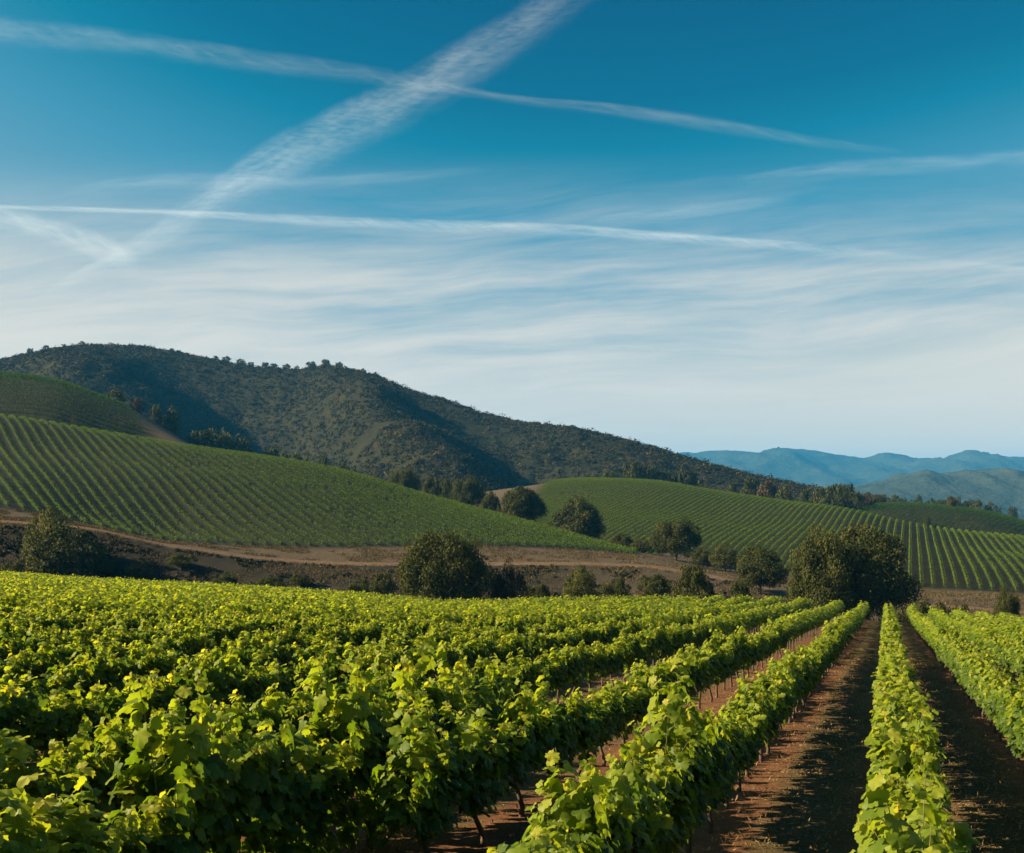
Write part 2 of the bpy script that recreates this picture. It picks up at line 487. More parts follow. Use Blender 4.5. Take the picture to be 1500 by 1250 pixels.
def earth_mat(name, stops, scale=0.3, fine=3.0, spots=(0.03, 0.03, 0.015), amount=0.5, attr=None, alt=None):
    m, t, out = new_mat(name)
    pos = t.n('ShaderNodeNewGeometry').outputs['Position']
    n1 = t.noise(pos, scale, 6, 0.6)
    n2 = t.noise(pos, fine, 5, 0.65)
    c = t.ramp(n1, stops)
    c = t.mix(t.fac(n2, 0.45, 0.7, 0.0, amount), c, spots)
    if attr:
        a = t.n('ShaderNodeAttribute', attribute_name=attr).outputs['Fac']
        c = t.mix(a, c, t.ramp(n2, alt))
    bp = t.n('ShaderNodeBump', ins={'Height': t.math('ADD', n1, n2), 'Strength': 0.8, 'Distance': 0.6 / fine})
    p = t.n('ShaderNodeBsdfPrincipled', ins={'Base Color': c, 'Roughness': 0.95, 'Specular IOR Level': 0.1, 'Normal': bp.outputs[0]})
    t.t.links.new(p.outputs[0], out.inputs[0])
    return m


M_GROUND = ground_mat()
M_ROAD = earth_mat('road_dirt', [(0.3, (0.085, 0.055, 0.033)), (0.7, (0.17, 0.11, 0.066))], 0.8, 6.0, (0.06, 0.042, 0.025), 0.7)
M_VHILL = earth_mat('vineyard_hill_earth', [(0.3, (0.014, 0.015, 0.006)), (0.7, (0.032, 0.029, 0.013))], 0.12, 1.5, (0.014, 0.016, 0.006), 0.6, 'bare', [(0.3, (0.055, 0.040, 0.024)), (0.7, (0.105, 0.080, 0.050))])
M_HILL = earth_mat('chaparral_hill', [(0.3, (0.013, 0.015, 0.007)), (0.6, (0.023, 0.022, 0.009)), (0.85, (0.040, 0.032, 0.014))], 0.05, 0.3, (0.010, 0.013, 0.006), 0.35)
M_MOUNT = earth_mat('far_mountain', [(0.3, (0.02, 0.032, 0.024)), (0.6, (0.04, 0.048, 0.032)), (0.8, (0.096, 0.088, 0.056))], 0.004, 0.03, (0.02, 0.028, 0.02), 0.5)

# ------------------------------------------------------------------ setting: ground, road, hills, mountains
NX = 300
Yl = np.concatenate([np.linspace(-30, 120, 190), np.linspace(121, 480, 260), np.geomspace(486, 13800, 70)])
T = np.linspace(-1, 1, NX)
Xg = T[None, :] * np.maximum(60, 0.95 * Yl)[:, None]
Yg = np.repeat(Yl[:, None], NX, 1)
Zg = ground_z(Xg, Yg)
Ug = CX + F * Xg / np.maximum(Yg, 30)
Dg = np.interp(Ug, EDGE_U, EDGE_D)
Rg = np.interp(Ug, GROUND.U, GROUND.KY[5])
bankw = sstep(3, 8, Yg - Dg)
vergew = sstep(-1, 1.5, Yg - Rg) * sstep(600, 400, Yg)
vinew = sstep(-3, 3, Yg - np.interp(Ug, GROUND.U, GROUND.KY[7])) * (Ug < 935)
vergew = np.clip(vergew - vinew * 0.75, 0, 1)
vergew = np.maximum(vergew, sstep(1150, 1330, Ug) * sstep(4, 30, Yg - Dg) * sstep(600, 400, Yg) * 0.8)
vergew = np.maximum(vergew, sstep(760, 960, Ug) * sstep(3, 14, Yg - Dg) * sstep(420, 300, Yg) * 0.75)
g = obj('ground', grid_mesh('ground', Xg, Yg, Zg, M_GROUND, {'bank': bankw, 'verge': vergew, 'shaded_cover': vinew * sstep(30, 0, Yg - np.interp(Ug, GROUND.U, GROUND.KY[9]))}))
tag(g, kind='structure')

# dirt road along the bank
us = np.concatenate([np.linspace(-500, 1135, 190), np.linspace(1140, 2000, 90)])
Yr = np.interp(us, GROUND.U, (GROUND.KY[5] + GROUND.KY[6]) / 2)
off = np.linspace(-2.1, 2.1, 6)
Yr = Yr + np.interp(us, [-500, 300, 800, 1000, 1250, 2000], [0, 0, 0, 0, -8, -10])
ew = 0.55 + 0.9 * fbm(us[:, None] / 9.0, np.sign(off)[None, :] * 5.0 + 0 * us[:, None], 3, 61)
Yq = Yr[:, None] + off[None, :] * ew
Xq = ((us - CX) / F * Yr)[:, None] + 0 * Yq
Zq = ground_z(Xq, Yq) + 0.07 - 0.05 * (np.abs(off) / 2.1)[None, :] ** 4
tag(obj('dirt_road', grid_mesh('dirt_road', Xq, Yq, Zq, M_ROAD)), kind='structure')


def sheet_obj(name, fn, u0, u1, y0, y1, nx, ny, mat, attrs=None, geo=False):
    Yl = np.geomspace(y0, y1, ny) if geo else np.linspace(y0, y1, ny)
    ul = np.linspace(u0, u1, nx)
    Yg = np.repeat(Yl[:, None], nx, 1)
    Xg = (ul[None, :] - CX) / F * Yg
    Zg = fn(Xg, Yg)
    at = {k: f(np.repeat(ul[None, :], ny, 0), Yg) for k, f in (attrs or {}).items()}
    o = obj(name, grid_mesh(name, Xg, Yg, Zg, mat, at))
    tag(o, kind='structure')
    return o


def l3_bare(u, Y):
    f = np.interp(u, L3.U, L3.KY[2]); c = np.interp(u, L3.U, L3.KY[4])
    t = (Y - f) / (c - f)
    left = sstep(40, 0, u - (700 + 85 * t))
    return np.clip(left + sstep(4, 0, Y - f), 0, 1)


def l3_z(X, Y):
    return L3.at(X, Y) + (fbm(X / 60, Y / 60, 3, 3) - 0.5) * 1.6


def l4_z(X, Y):
    return L4.at(X, Y) + (fbm(X / 60, Y / 60, 3, 4) - 0.5) * 1.0


def l1b_z(X, Y):
    return L1B.at(X, Y) + (fbm(X / 60, Y / 60, 3, 8) - 0.5) * 1.6


def l1b_bare(u, Y):
    return sstep(0, 1, (u - 150 - (580 - Y) * 0.55) / 45)


sheet_obj('vineyard_hill', l3_z, 540, 2300, 200, 760, 300, 160, M_VHILL, {'bare': l3_bare})
sheet_obj('far_vineyard_hill', l4_z, 1130, 2300, 432, 760, 140, 70, M_VHILL, {'bare': lambda u, Y: 0 * u})
sheet_obj('upper_vineyard_hill', l1b_z, -800, 460, 440, 760, 180, 90, M_VHILL, {'bare': l1b_bare})
sheet_obj('scrub_hill', hill_z, -800, 1560, 545, 2100, 420, 330, M_HILL, geo=True)


def range_fn(tab, Yc, depth, seed, rough):
    us = [t[0] for t in tab]; ps = [t[1] for t in tab]
    def fn(X, Y):
        u = CX + F * X / Y
        uc = u + (fbm(X / 900, Y / 900, 2, seed) - 0.5) * 30 * np.clip(np.abs(Y - Yc) / depth, 0, 1)
        zc = zpy(pchip(us, ps, np.clip(uc, us[0], us[-1])), Yc)
        v = np.clip(np.abs(Y - Yc) / depth, 0, 1)
        base = -60
        z = base + (zc - base) * (1 - v ** 1.25)
        rid = fbm(X / (depth * 0.20), Y / (depth * 0.6), 5, seed + 3, True) - 0.5
        z = z + rid * rough * np.minimum(v * 3, 1) * (1 - v)
        return z + (fbm(X / 60, Y / 60, 3, seed + 9) - 0.5) * rough * 0.10
    return fn


BACK = [(-2000, 700), (-400, 668), (600, 672), (900, 668), (1005, 664), (1050, 662), (1100, 664), (1150, 658), (1185, 659), (1220, 666), (1260, 671), (1300, 664), (1340, 671), (1370, 673), (1420, 663), (1460, 668), (1500, 673), (1700, 660), (2600, 690)]
FRONT = [(-2000, 760), (900, 745), (1130, 742), (1200, 726), (1280, 707), (1325, 696), (1370, 695), (1410, 692), (1450, 690), (1500, 691), (1650, 680), (2600, 720)]
sheet_obj('far_mountains', range_fn(BACK, 8600, 2300, 41, 360), -700, 2500, 6350, 10600, 460, 110, M_MOUNT)
sheet_obj('near_mountains', range_fn(FRONT, 3700, 1000, 57, 150), 850, 2500, 2750, 4650, 300, 90, M_MOUNT)

# ------------------------------------------------------------------ leaf clouds
def sym(half):
    right = [(x, y) for x, y in half if x > 1e-6]
    return half[:1] + right + half[-1:] + [(-x, y) for x, y in reversed(right)]


def template(half, fan, fold, curl):
    P = np.array(sym(half))
    if fan:
        P = np.vstack([[0, 0.36], P])
        n = len(P) - 1
        tri = np.array([[0, 1 + i, 1 + (i + 1) % n] for i in range(n)])
    else:
        n = len(P)
        tri = np.array([[0, i, i + 1] for i in range(1, n - 1)])
    z = -fold * np.abs(P[:, 0]) - curl * (P[:, 1] - 0.35) ** 2 + 0.10 * np.sin(P[:, 0] * 9) * np.cos(P[:, 1] * 7) * (1 if fan else 0)
    return np.column_stack([P, z]), tri


T_HI = template([(0, 0.03), (0.10, -0.08), (0.26, -0.13), (0.40, -0.02), (0.47, 0.10), (0.45, 0.20), (0.60, 0.32), (0.52, 0.43), (0.42, 0.48), (0.46, 0.62), (0.34, 0.72), (0.20, 0.74), (0.10, 0.90), (0, 1.0)], True, 0.22, 0.30)
T_MID = template([(0, 0.0), (0.30, -0.06), (0.52, 0.30), (0.34, 0.74), (0, 1.0)], False, 0.25, 0.25)
T_LO = template([(0, 0.0), (0.5, 0.45), (0, 1.0)], False, 0.25, 0.15)


def unit(v):
    return v / np.maximum(np.linalg.norm(v, axis=-1, keepdims=True), 1e-9)


def leaves(P, N, D, S, tmpl):
    """place a leaf template at every P: N blade normal, D tip direction, S length -> V, F"""
    tv, tf = tmpl
    N = unit(N)
    D = D - N * np.sum(D * N, -1, keepdims=True)
    D = unit(D)
    B = np.cross(D, N)
    V = (P[:, None, :] + S[:, None, None] * (tv[None, :, 0, None] * B[:, None, :] + tv[None, :, 1, None] * D[:, None, :] + tv[None, :, 2, None] * N[:, None, :]))
    n, m = len(P), len(tv)
    Fc = (tf[None, :, :] + (np.arange(n) * m)[:, None, None]).reshape(-1, 3)
    return V.reshape(-1, 3), Fc, m


def tube(pts, radii, sides=6):
    """closed tapered tube through pts -> V, quads"""
    pts = np.asarray(pts, float); n = len(pts)
    V = []
    for i in range(n):
        d = unit(pts[min(i + 1, n - 1)] - pts[max(i - 1, 0)])
        a = np.cross(d, [0.3, 0.9, 0.2] if abs(d[2]) > 0.8 else [0, 0, 1.0]); a = unit(a); b = np.cross(d, a)
        ang = np.arange(sides) * 2 * math.pi / sides
        V.append(pts[i] + radii[i] * (np.cos(ang)[:, None] * a + np.sin(ang)[:, None] * b))
    V = np.vstack(V + [pts[-1:] + 0.3 * radii[-1] * unit(pts[-1] - pts[-2])])
    Q = []
    for i in range(n - 1):
        for s in range(sides):
            Q.append([i * sides + s, i * sides + (s + 1) % sides, (i + 1) * sides + (s + 1) % sides, (i + 1) * sides + s])
    last = n * sides
    for s in range(sides):
        a = (n - 1) * sides + s; b = (n - 1) * sides + (s + 1) % sides
        Q.append([a, b, last, last])
    return V, Q


def join_tubes(tubes):
    Vs, Fs, o = [], [], 0
    for V, Q in tubes:
        Vs.append(V)
        for q in Q:
            if q[2] == q[3]:
                Fs.append([q[0] + o, q[1] + o, q[2] + o]); continue
            Fs.append([q[0] + o, q[1] + o, q[2] + o]); Fs.append([q[0] + o, q[2] + o, q[3] + o])
        o += len(V)
    return np.vstack(Vs), np.array(Fs)


# ------------------------------------------------------------------ grapevines of the near field
def vine_meshes(seed, tall=0, skirt=0.58):
    r = np.random.default_rng(seed)
    # trunk with two cordon arms
    jx, jy = r.normal(0, 0.03, 2)
    lean = r.normal(0, 0.05)
    tr = tube([(0.02, 0, -0.15), (jx, jy, 0.12), (-jx + lean * .4, -jy, 0.42), (lean, jy * .5, 0.72)], [0.042, 0.034, 0.027, 0.030], 7)
    arms = [tr]
    for s in (-1, 1):
        arms.append(tube([(lean, jy * .5, 0.68), (lean + s * 0.12, 0, 0.80), (lean * .3 + s * 0.45, r.normal(0, 0.03), 0.84 + r.normal(0, 0.02)), (s * 0.78, r.normal(0, 0.03), 0.83)], [0.026, 0.022, 0.016, 0.009], 6))
    tv, tf = join_tubes(arms)
    trunk = mesh_np('vine_trunk', tv, tf, M_BARK, smooth=True)
    # shoots
    P, N, D, S, R, canes = [], [], [], [], [], []
    nsh = 17 + tall
    for i in range(nsh):
        x0 = (i + 0.5) / 17 * 1.6 - 0.8 + r.normal(0, 0.03) if i < 17 else r.uniform(-0.6, 0.6)
        side = 1 if r.random() < 0.5 else -1
        L = r.uniform(0.46, 0.76)
        L *= 1.10 - 0.30 * (x0 / 0.8) ** 2
        if r.random() < 0.14:
            L *= 1.25
        if i >= 17:
            L = r.uniform(0.85, 1.18)
        lean = r.uniform(0.02, 0.30) if i < 17 else r.uniform(0.0, 0.24)
        flop = r.uniform(0.0, 0.55) * (lean / 0.3)
        dx = r.normal(0, 0.16)
        tt = np.linspace(0, 1, 26)
        path = np.column_stack([x0 + dx * tt, side * (0.03 + lean * tt ** 1.3), 0.80 + L * tt - flop * 0.6 * tt ** 2.4])
        canes.append(tube(path[::5], np.linspace(0.0055, 0.0022, len(path[::5])), 4))
        for k in range(1, 26):
            pr = path[k]
            t = tt[k]
            a = r.uniform(0, 2 * math.pi)
            outd = np.array([math.cos(a) * 0.8, math.sin(a) + side * 0.6, r.uniform(-0.2, 0.35)])
            outd /= np.linalg.norm(outd)
            pet = r.uniform(0.04, 0.11) * (1 - 0.4 * t)
            p = pr + outd * pet
            nrm = np.array([outd[0] * 0.5, outd[1] * 0.75, 0.75]) + r.normal(0, 0.42, 3)
            tip = outd * 0.8 + np.array([0, 0, -0.75]) + r.normal(0, 0.25, 3)
            P.append(p); N.append(nrm); D.append(tip)
            big = 1.12 if i >= 17 else 1.0
            S.append(big * r.uniform(0.105, 0.165) * (1.0 if t < 0.8 else 1.0 - (t - 0.8) * 2.2))
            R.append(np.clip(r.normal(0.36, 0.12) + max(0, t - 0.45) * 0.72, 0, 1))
    for _ in range(240 if skirt > 0.5 else 340):    # hanging leaves that close the skirts of the row
        sgn = 1 if r.random() < 0.5 else -1
        z = r.uniform(skirt, 1.30)
        p = np.array([r.uniform(-0.8, 0.8), sgn * (0.10 + 0.19 * r.random() ** 0.6) * (0.55 + 0.45 * min(1, max(0.3, (z - 0.45) / 0.4))), z])
        P.append(p); N.append(np.array([0, sgn * 0.9, 0.55]) + r.normal(0, 0.35, 3)); D.append(np.array([0, sgn * 0.3, -0.9]) + r.normal(0, 0.25, 3))
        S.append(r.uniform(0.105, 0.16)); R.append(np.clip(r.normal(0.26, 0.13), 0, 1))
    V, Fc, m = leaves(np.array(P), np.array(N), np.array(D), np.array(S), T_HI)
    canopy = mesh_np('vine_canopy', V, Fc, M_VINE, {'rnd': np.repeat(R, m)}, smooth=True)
    cv, cf = join_tubes(canes)
    cane = mesh_np('vine_cane', cv, cf, M_CANE, smooth=True)
    return trunk, canopy, cane


NVAR = 10
VINES = [vine_meshes(100 + i) for i in range(NVAR)] + [vine_meshes(140 + i, 3) for i in range(4)] + [vine_meshes(150 + i, 3, 0.22) for i in range(3)]

pos = []
ROWS = [(0, ROW_S0), (-1, -2.12), (-2, -4.5), (-3, -7.75)] + [(-4 - i, -10.75 - 2.95 * i) for i in range(62)] + [(1 + i, 2.3 + 2.05 * i) for i in range(46)] + [(-100, -5.55)]
for k, s in ROWS:
    for t in (np.arange(-6, 13.0, 1.45) if k == -100 else np.arange(-6, 230, 1.45)):
        tj = t + 0.5 * vnoise(np.array(k * 3.1), np.array(t * 0.7), 2) + (k % 3) * 0.4
        p = RN * s + RD * tj
        X, Y = float(p[0]), float(p[1])
        if Y < -4:
            continue
        u = CX + F * X / max(Y, 1.0)
        if Y > 25 and not (-260 < u < 1800):
            continue
        if Y <= 25 and not (-22 < X < 22):
            continue
        if Y > np.interp(CX + F * X / max(Y, 30), EDGE_U, EDGE_D):
            continue
        if k == -2 and t < 9.8:
            continue
        if (k, round(t * 10) % 97) in ((-3, 13), (-5, 40), (2, 55)):
            continue
        pos.append((k, t, X, Y, u))
Z = ground_z(np.array([p[2] for p in pos]), np.array([p[3] for p in pos]))
near, rest = [], []
for (k, t, X, Y, u), z in zip(pos, Z):
    z = float(z)
    vis = Y > 2.5 and -45 < u < 1545 and HY - F * (z + 1.75) / Y < 1262
    (near if vis else rest).append((k, t, X, Y, z))
near.sort(key=lambda q: math.hypot(q[2], q[3]))
rest += near[300:]
near = near[:300]

ROW_WORDS = {0: 'the single row that runs straight away in front of the camera', -1: 'the row on the shady side of the sunlit earth aisle',
             -2: 'the row that starts after a gap beside the tall leafy wall', -3: 'the row just behind the tall leafy wall of vines',
             1: 'the row across the dark shaded aisle'}
ORD = ['first', 'second', 'third', 'fourth', 'fifth', 'sixth', 'seventh', 'eighth', 'ninth', 'tenth', 'eleventh', 'twelfth', 'thirteenth', 'fourteenth', 'fifteenth', 'sixteenth', 'seventeenth', 'eighteenth', 'nineteenth', 'twentieth']
rr = np.random.default_rng(5)
for n, (k, t, X, Y, z) in enumerate(near):
    v = int(rr.integers(NVAR)) if math.hypot(X, Y) > 14 else int(NVAR - 4 + rr.integers(8))
    if k == -100:
        v = NVAR + 4 + int(rr.integers(3)) if t < 10.0 else NVAR + int(rr.integers(4))
    v_root = empty('grapevine', (X, Y, z - 0.02), math.pi / 2 - ROW_ANG + (math.pi if rr.random() < 0.5 else 0))
    sc = rr.uniform(0.92, 1.08) * (1.12 if k == -100 else 1.0)
    v_root.scale = (sc, sc * rr.uniform(0.95, 1.12), sc * rr.uniform(0.88, 1.12))
    if k == -100:
        lab = 'leafy grapevine in the tall dark leafy wall of vines filling the bottom corner'
    elif k in ROW_WORDS:
        lab = 'leafy grapevine in ' + ROW_WORDS[k]
    elif k < 0:
        lab = 'leafy grapevine in the %s vine row back from the tall leafy wall' % ORD[-k - 4]
    else:
        lab = 'leafy grapevine in the %s vine row beyond the dark shaded aisle' % ORD[k - 1]
    tag(v_root, lab, 'grapevine', 'grapevines: ' + lab[len('leafy grapevine in '):])
    for nm, me in zip(('trunk', 'canopy', 'cane'), VINES[v]):
        obj(nm, me, v_root)


def row_cloud(X, Y, Z, dirx, diry, nper, size, tmpl, rng, hh=(0.66, 1.48), half=0.29, rmean=0.42, scallop=1.0, nz=0.42, rz=0.14):
    """leaf cloud along vine rows: one call for all sample points"""
    n = len(X) * nper
    i = np.repeat(np.arange(len(X)), nper)
    al = rng.uniform(-0.85, 0.85, n)
    hz = hh[0] + (hh[1] - hh[0]) * rng.random(n) ** 0.7
    rel = (hz - hh[0]) / (hh[1] - hh[0])
    sgn = np.where(rng.random(n) < 0.5, -1, 1)
    wid = half * (0.55 + 0.6 * np.sqrt(np.clip(rel * 2, 0, 1))) * np.where(rel > 0.8, 1 - (rel - 0.8) * 2.2, 1)
    la = sgn * wid * rng.random(n) ** 0.35
    topj = (vnoise((X[i] * dirx + Y[i] * diry + al) * 1.7, (X[i] * diry - Y[i] * dirx) * 3.0, 5) - 0.45) * 0.55
    hz = hz + (0.6 * topj + scallop * (0.16 - 0.34 * (al / 0.8) ** 2)) * rel + 0.30 * (rng.random(n) ** 6) * rel
    nx, ny = diry, -dirx
    P = np.column_stack([X[i] + dirx * al + nx * la, Y[i] + diry * al + ny * la, Z[i] + hz])
    up = 0.45 + rel * 0.7
    N = np.column_stack([nx * sgn * (1 - 0.5 * rel), ny * sgn * (1 - 0.5 * rel), up]) + rng.normal(0, nz, (n, 3))
    D = np.column_stack([nx * sgn * 0.6, ny * sgn * 0.6, np.full(n, -0.8)]) + rng.normal(0, 0.35, (n, 3))
    S = size * rng.uniform(0.75, 1.25, n)
    R = np.clip(rng.normal(rmean - 0.1, rz, n) + np.maximum(0, rel - 0.5) * 0.75, 0, 1)  # paler towards the tops: younger leaves, and sunlit row tops painted in
    V, Fc, m = leaves(P, N, D, S, tmpl)
    return V, Fc, np.repeat(R, m)


rest = np.array([(X, Y, z) for k, t, X, Y, z in rest])
dist = np.hypot(rest[:, 0], rest[:, 1])
parts = []
for lo, hi, nper, size, tm in ((0, 22, 420, 0.15, T_HI), (22, 75, 250, 0.165, T_MID), (75, 115, 130, 0.21, T_MID), (115, 400, 80, 0.27, T_LO)):
    q = rest[(dist >= lo) & (dist < hi)]
    if len(q):
        parts.append(row_cloud(q[:, 0], q[:, 1], q[:, 2], RD[0], RD[1], nper, size, tm, RNG))
# trunks of these vines
q = rest[dist < 140]
ang = np.arange(4) * math.pi / 2
ring = np.column_stack([np.cos(ang), np.sin(ang)]) * 0.032
tv = np.zeros((len(q), 8, 3))
jit = RNG.normal(0, 0.05, (len(q), 2))
tv[:, :4, :2] = q[:, None, :2] + ring
tv[:, :4, 2] = q[:, None, 2] - 0.1
tv[:, 4:, :2] = q[:, None, :2] + ring * 0.8 + jit[:, None, :]
tv[:, 4:, 2] = q[:, None, 2] + 0.85
tf = np.array([[a, (a + 1) % 4, 4 + (a + 1) % 4] for a in range(4)] + [[a, 4 + (a + 1) % 4, 4 + a] for a in range(4)])
tf = (tf[None] + (np.arange(len(q)) * 8)[:, None, None]).reshape(-1, 3)
parts.append((tv.reshape(-1, 3), tf, np.zeros(len(q) * 8)))
Vs, Fs, Rs, mi, o = [], [], [], [], 0
for i, (V, Fc, R) in enumerate(parts):
    Vs.append(V); Fs.append(Fc + o); Rs.append(R); o += len(V)
    mi.append(np.full(len(Fc), 1 if i == len(parts) - 1 else 0))
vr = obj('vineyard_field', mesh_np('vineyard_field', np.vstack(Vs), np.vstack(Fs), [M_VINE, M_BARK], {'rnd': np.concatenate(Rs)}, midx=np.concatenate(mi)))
tag(vr, 'sunlit green vine rows filling the field between the near vines and the gully', 'vineyard', kind='stuff')

# ------------------------------------------------------------------ hillside vineyards
def hill_rows(name, fn, inside, ang, gap, step, region, nper, size, label, hh=(0.35, 1.75), half=0.42, seed=1, rmean=0.42):
    d = np.array([math.sin(ang), math.cos(ang)]); nn = np.array([d[1], -d[0]])
    (x0, x1), (y0, y1) = region
    cx = np.array([[x, y] for x in (x0, x1) for y in (y0, y1)])
    s_ = cx @ nn; t_ = cx @ d
    S, Tt = np.meshgrid(np.arange(s_.min(), s_.max(), gap), np.arange(t_.min(), t_.max(), step), indexing='ij')
    X = (S[..., None] * nn + Tt[..., None] * d)
    X, Y = X[..., 0].ravel(), X[..., 1].ravel()
    ok = (X > x0) & (X < x1) & (Y > y0) & (Y < y1)
    X, Y = X[ok], Y[ok]
    u = CX + F * X / Y
    ok = inside(u, X, Y) & (u > -240) & (u < 1740)
    X, Y = X[ok], Y[ok]
    rng = np.random.default_rng(seed)
    keep = rng.random(len(X)) > 0.03 + 0.10 * (fbm(X / 11, Y / 11, 2, seed) > 0.66)
    X, Y = X[keep], Y[keep]
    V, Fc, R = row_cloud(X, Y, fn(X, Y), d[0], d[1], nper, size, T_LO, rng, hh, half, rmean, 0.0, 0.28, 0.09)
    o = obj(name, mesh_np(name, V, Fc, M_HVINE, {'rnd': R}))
    tag(o, label, 'vineyard', kind='stuff')
    print(name, len(X), len(Fc))


KF, KC = GROUND.KY[7], GROUND.KY[9]
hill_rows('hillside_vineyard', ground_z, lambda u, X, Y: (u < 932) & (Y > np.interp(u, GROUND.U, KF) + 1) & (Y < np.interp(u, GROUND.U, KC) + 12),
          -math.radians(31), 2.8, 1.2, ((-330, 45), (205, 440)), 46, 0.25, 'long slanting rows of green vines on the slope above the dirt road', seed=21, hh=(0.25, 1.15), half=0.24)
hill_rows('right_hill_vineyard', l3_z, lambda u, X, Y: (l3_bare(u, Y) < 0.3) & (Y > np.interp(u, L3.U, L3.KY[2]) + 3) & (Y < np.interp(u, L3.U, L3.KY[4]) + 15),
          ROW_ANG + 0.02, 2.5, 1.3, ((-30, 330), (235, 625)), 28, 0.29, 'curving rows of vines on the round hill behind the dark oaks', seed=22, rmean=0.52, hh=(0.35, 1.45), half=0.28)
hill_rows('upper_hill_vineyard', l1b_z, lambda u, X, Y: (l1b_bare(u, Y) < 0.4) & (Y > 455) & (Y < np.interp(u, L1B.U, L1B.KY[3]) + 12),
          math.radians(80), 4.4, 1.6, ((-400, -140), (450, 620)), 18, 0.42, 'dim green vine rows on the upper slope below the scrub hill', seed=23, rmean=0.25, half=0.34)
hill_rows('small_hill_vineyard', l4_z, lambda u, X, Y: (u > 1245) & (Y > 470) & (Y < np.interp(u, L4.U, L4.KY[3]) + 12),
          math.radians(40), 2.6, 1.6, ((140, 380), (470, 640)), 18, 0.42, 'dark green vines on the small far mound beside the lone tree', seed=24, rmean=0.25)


# ------------------------------------------------------------------ trees and bushes
def crown_mesh(name, seed, mat, nclump, per, leaf, low=0.0, wide=0.5, gaps=0.0, lobes=1):
    r = np.random.default_rng(seed)
    P, N, D, S, R = [], [], [], [], []
    for c in range(nclump):
        th = r.uniform(0, 2 * math.pi)
        ph = math.acos(r.uniform(-0.95, 1.0))
        rad = r.uniform(0.35, 1.0) ** 0.6
        squash = 0.72 + 0.38 * vnoise(np.array(math.cos(th) * 1.6 + seed), np.array(math.sin(th) * 1.6 + ph), seed)
        cx = math.cos(th) * math.sin(ph) * wide * rad * squash
        cy = math.sin(th) * math.sin(ph) * wide * rad * squash
        cz = 0.5 + math.cos(ph) * 0.40 * rad * squash
        cz = max(cz, low + 0.09)
        cr = r.uniform(0.10, 0.19) * (1.2 if cz < 0.5 else 1.0)
        shade = r.normal(0, 0.10)
        n = int(per * r.uniform(0.7, 1.3))
        d = unit(r.normal(0, 1, (n, 3)) + np.array([cx, cy, cz - 0.45]) * 1.2)
        rr_ = cr * r.uniform(0.55, 1.08, n)[:, None]
        p = np.array([cx, cy, cz]) + d * rr_ * np.array([1, 1, 0.85])
        P.append(p); N.append(d + r.normal(0, 0.55, (n, 3))); D.append(r.normal(0, 1, (n, 3)) + np.array([0, 0, -0.4]))
        S.append(leaf * r.uniform(0.6, 1.3, n)); R.append(np.clip(r.normal(0.5, 0.2, n) + shade, 0, 1))
    V, Fc, m = leaves(np.vstack(P), np.vstack(N), np.vstack(D), np.concatenate(S), T_LO)
    V[:, 2] = np.maximum(V[:, 2], 0.01)
    zmax = np.percentile(V[:, 2], 99.7)
    V[:, 2] /= zmax
    hw = np.percentile(np.hypot(V[:, 0], V[:, 1]), 98)
    V[:, :2] /= hw * 2       # width 1, height 1
    return mesh_np(name, V, Fc, mat, {'rnd': np.repeat(np.concatenate(R), m)})


def tree_trunk(seed, forks=5):
    r = np.random.default_rng(seed)
    top = np.array([r.normal(0, 0.02), r.normal(0, 0.02), 0.36])
    ts = [tube([(0, 0, -0.06), (0.004, 0, 0.05), (top[0] * .5, top[1] * .6, 0.2), tuple(top)], [0.050, 0.036, 0.030, 0.026], 8)]
    for i in range(forks):
        a = i * 2 * math.pi / forks + r.normal(0, 0.3)
        e = np.array([math.cos(a) * 0.30, math.sin(a) * 0.30, r.uniform(0.55, 0.80)])
        m = top * 0.5 + e * 0.5 + np.array([0, 0, -0.03])
        ts.append(tube([tuple(top * 0.85), tuple(m), tuple(e)], [0.022, 0.015, 0.005], 6))
    V, Fc = join_tubes(ts)
    return mesh_np('tree_trunk', V, Fc, M_OBARK, smooth=True)


TR = [tree_trunk(300 + i) for i in range(3)]
BIG = [crown_mesh('oak_crown', 400 + i, M_OAK, 95, 330, 0.021) for i in range(4)]
MIDC = [crown_mesh('oak_crown_mid', 420 + i, M_OAK, 85, 250, 0.026) for i in range(4)]
FARC = [crown_mesh('oak_crown_far', 440 + i, M_OAK, 34, 70, 0.055) for i in range(5)]
BRN = [crown_mesh('dry_crown', 460 + i, M_BROWN, 60, 160, 0.030, low=0.0) for i in range(2)]
BRT = [crown_mesh('bright_crown', 470 + i, M_BRIGHT, 60, 190, 0.028, low=0.0) for i in range(2)]
SHR = [crown_mesh('shrub_crown', 480 + i, M_OAK, 48, 150, 0.036, low=-0.10) for i in range(3)]
FARB = [crown_mesh('dry_crown_far', 490 + i, M_BROWN, 34, 70, 0.055, low=0.0) for i in range(2)]
tcount = [0]


def surf(X, Y):
    z = float(ground_z(X, Y))
    u = CX + F * X / Y
    if Y > 200 and u > 545:
        z = max(z, float(l3_z(X, Y)))
    if Y > 440 and u > 1135:
        z = max(z, float(l4_z(X, Y)))
    if 440 < Y < 760 and u < 455:
        z = max(z, float(l1b_z(X, Y)))
    if Y > 560 and u < 1540:
        z = max(z, float(hill_z(X, Y)))
    return z


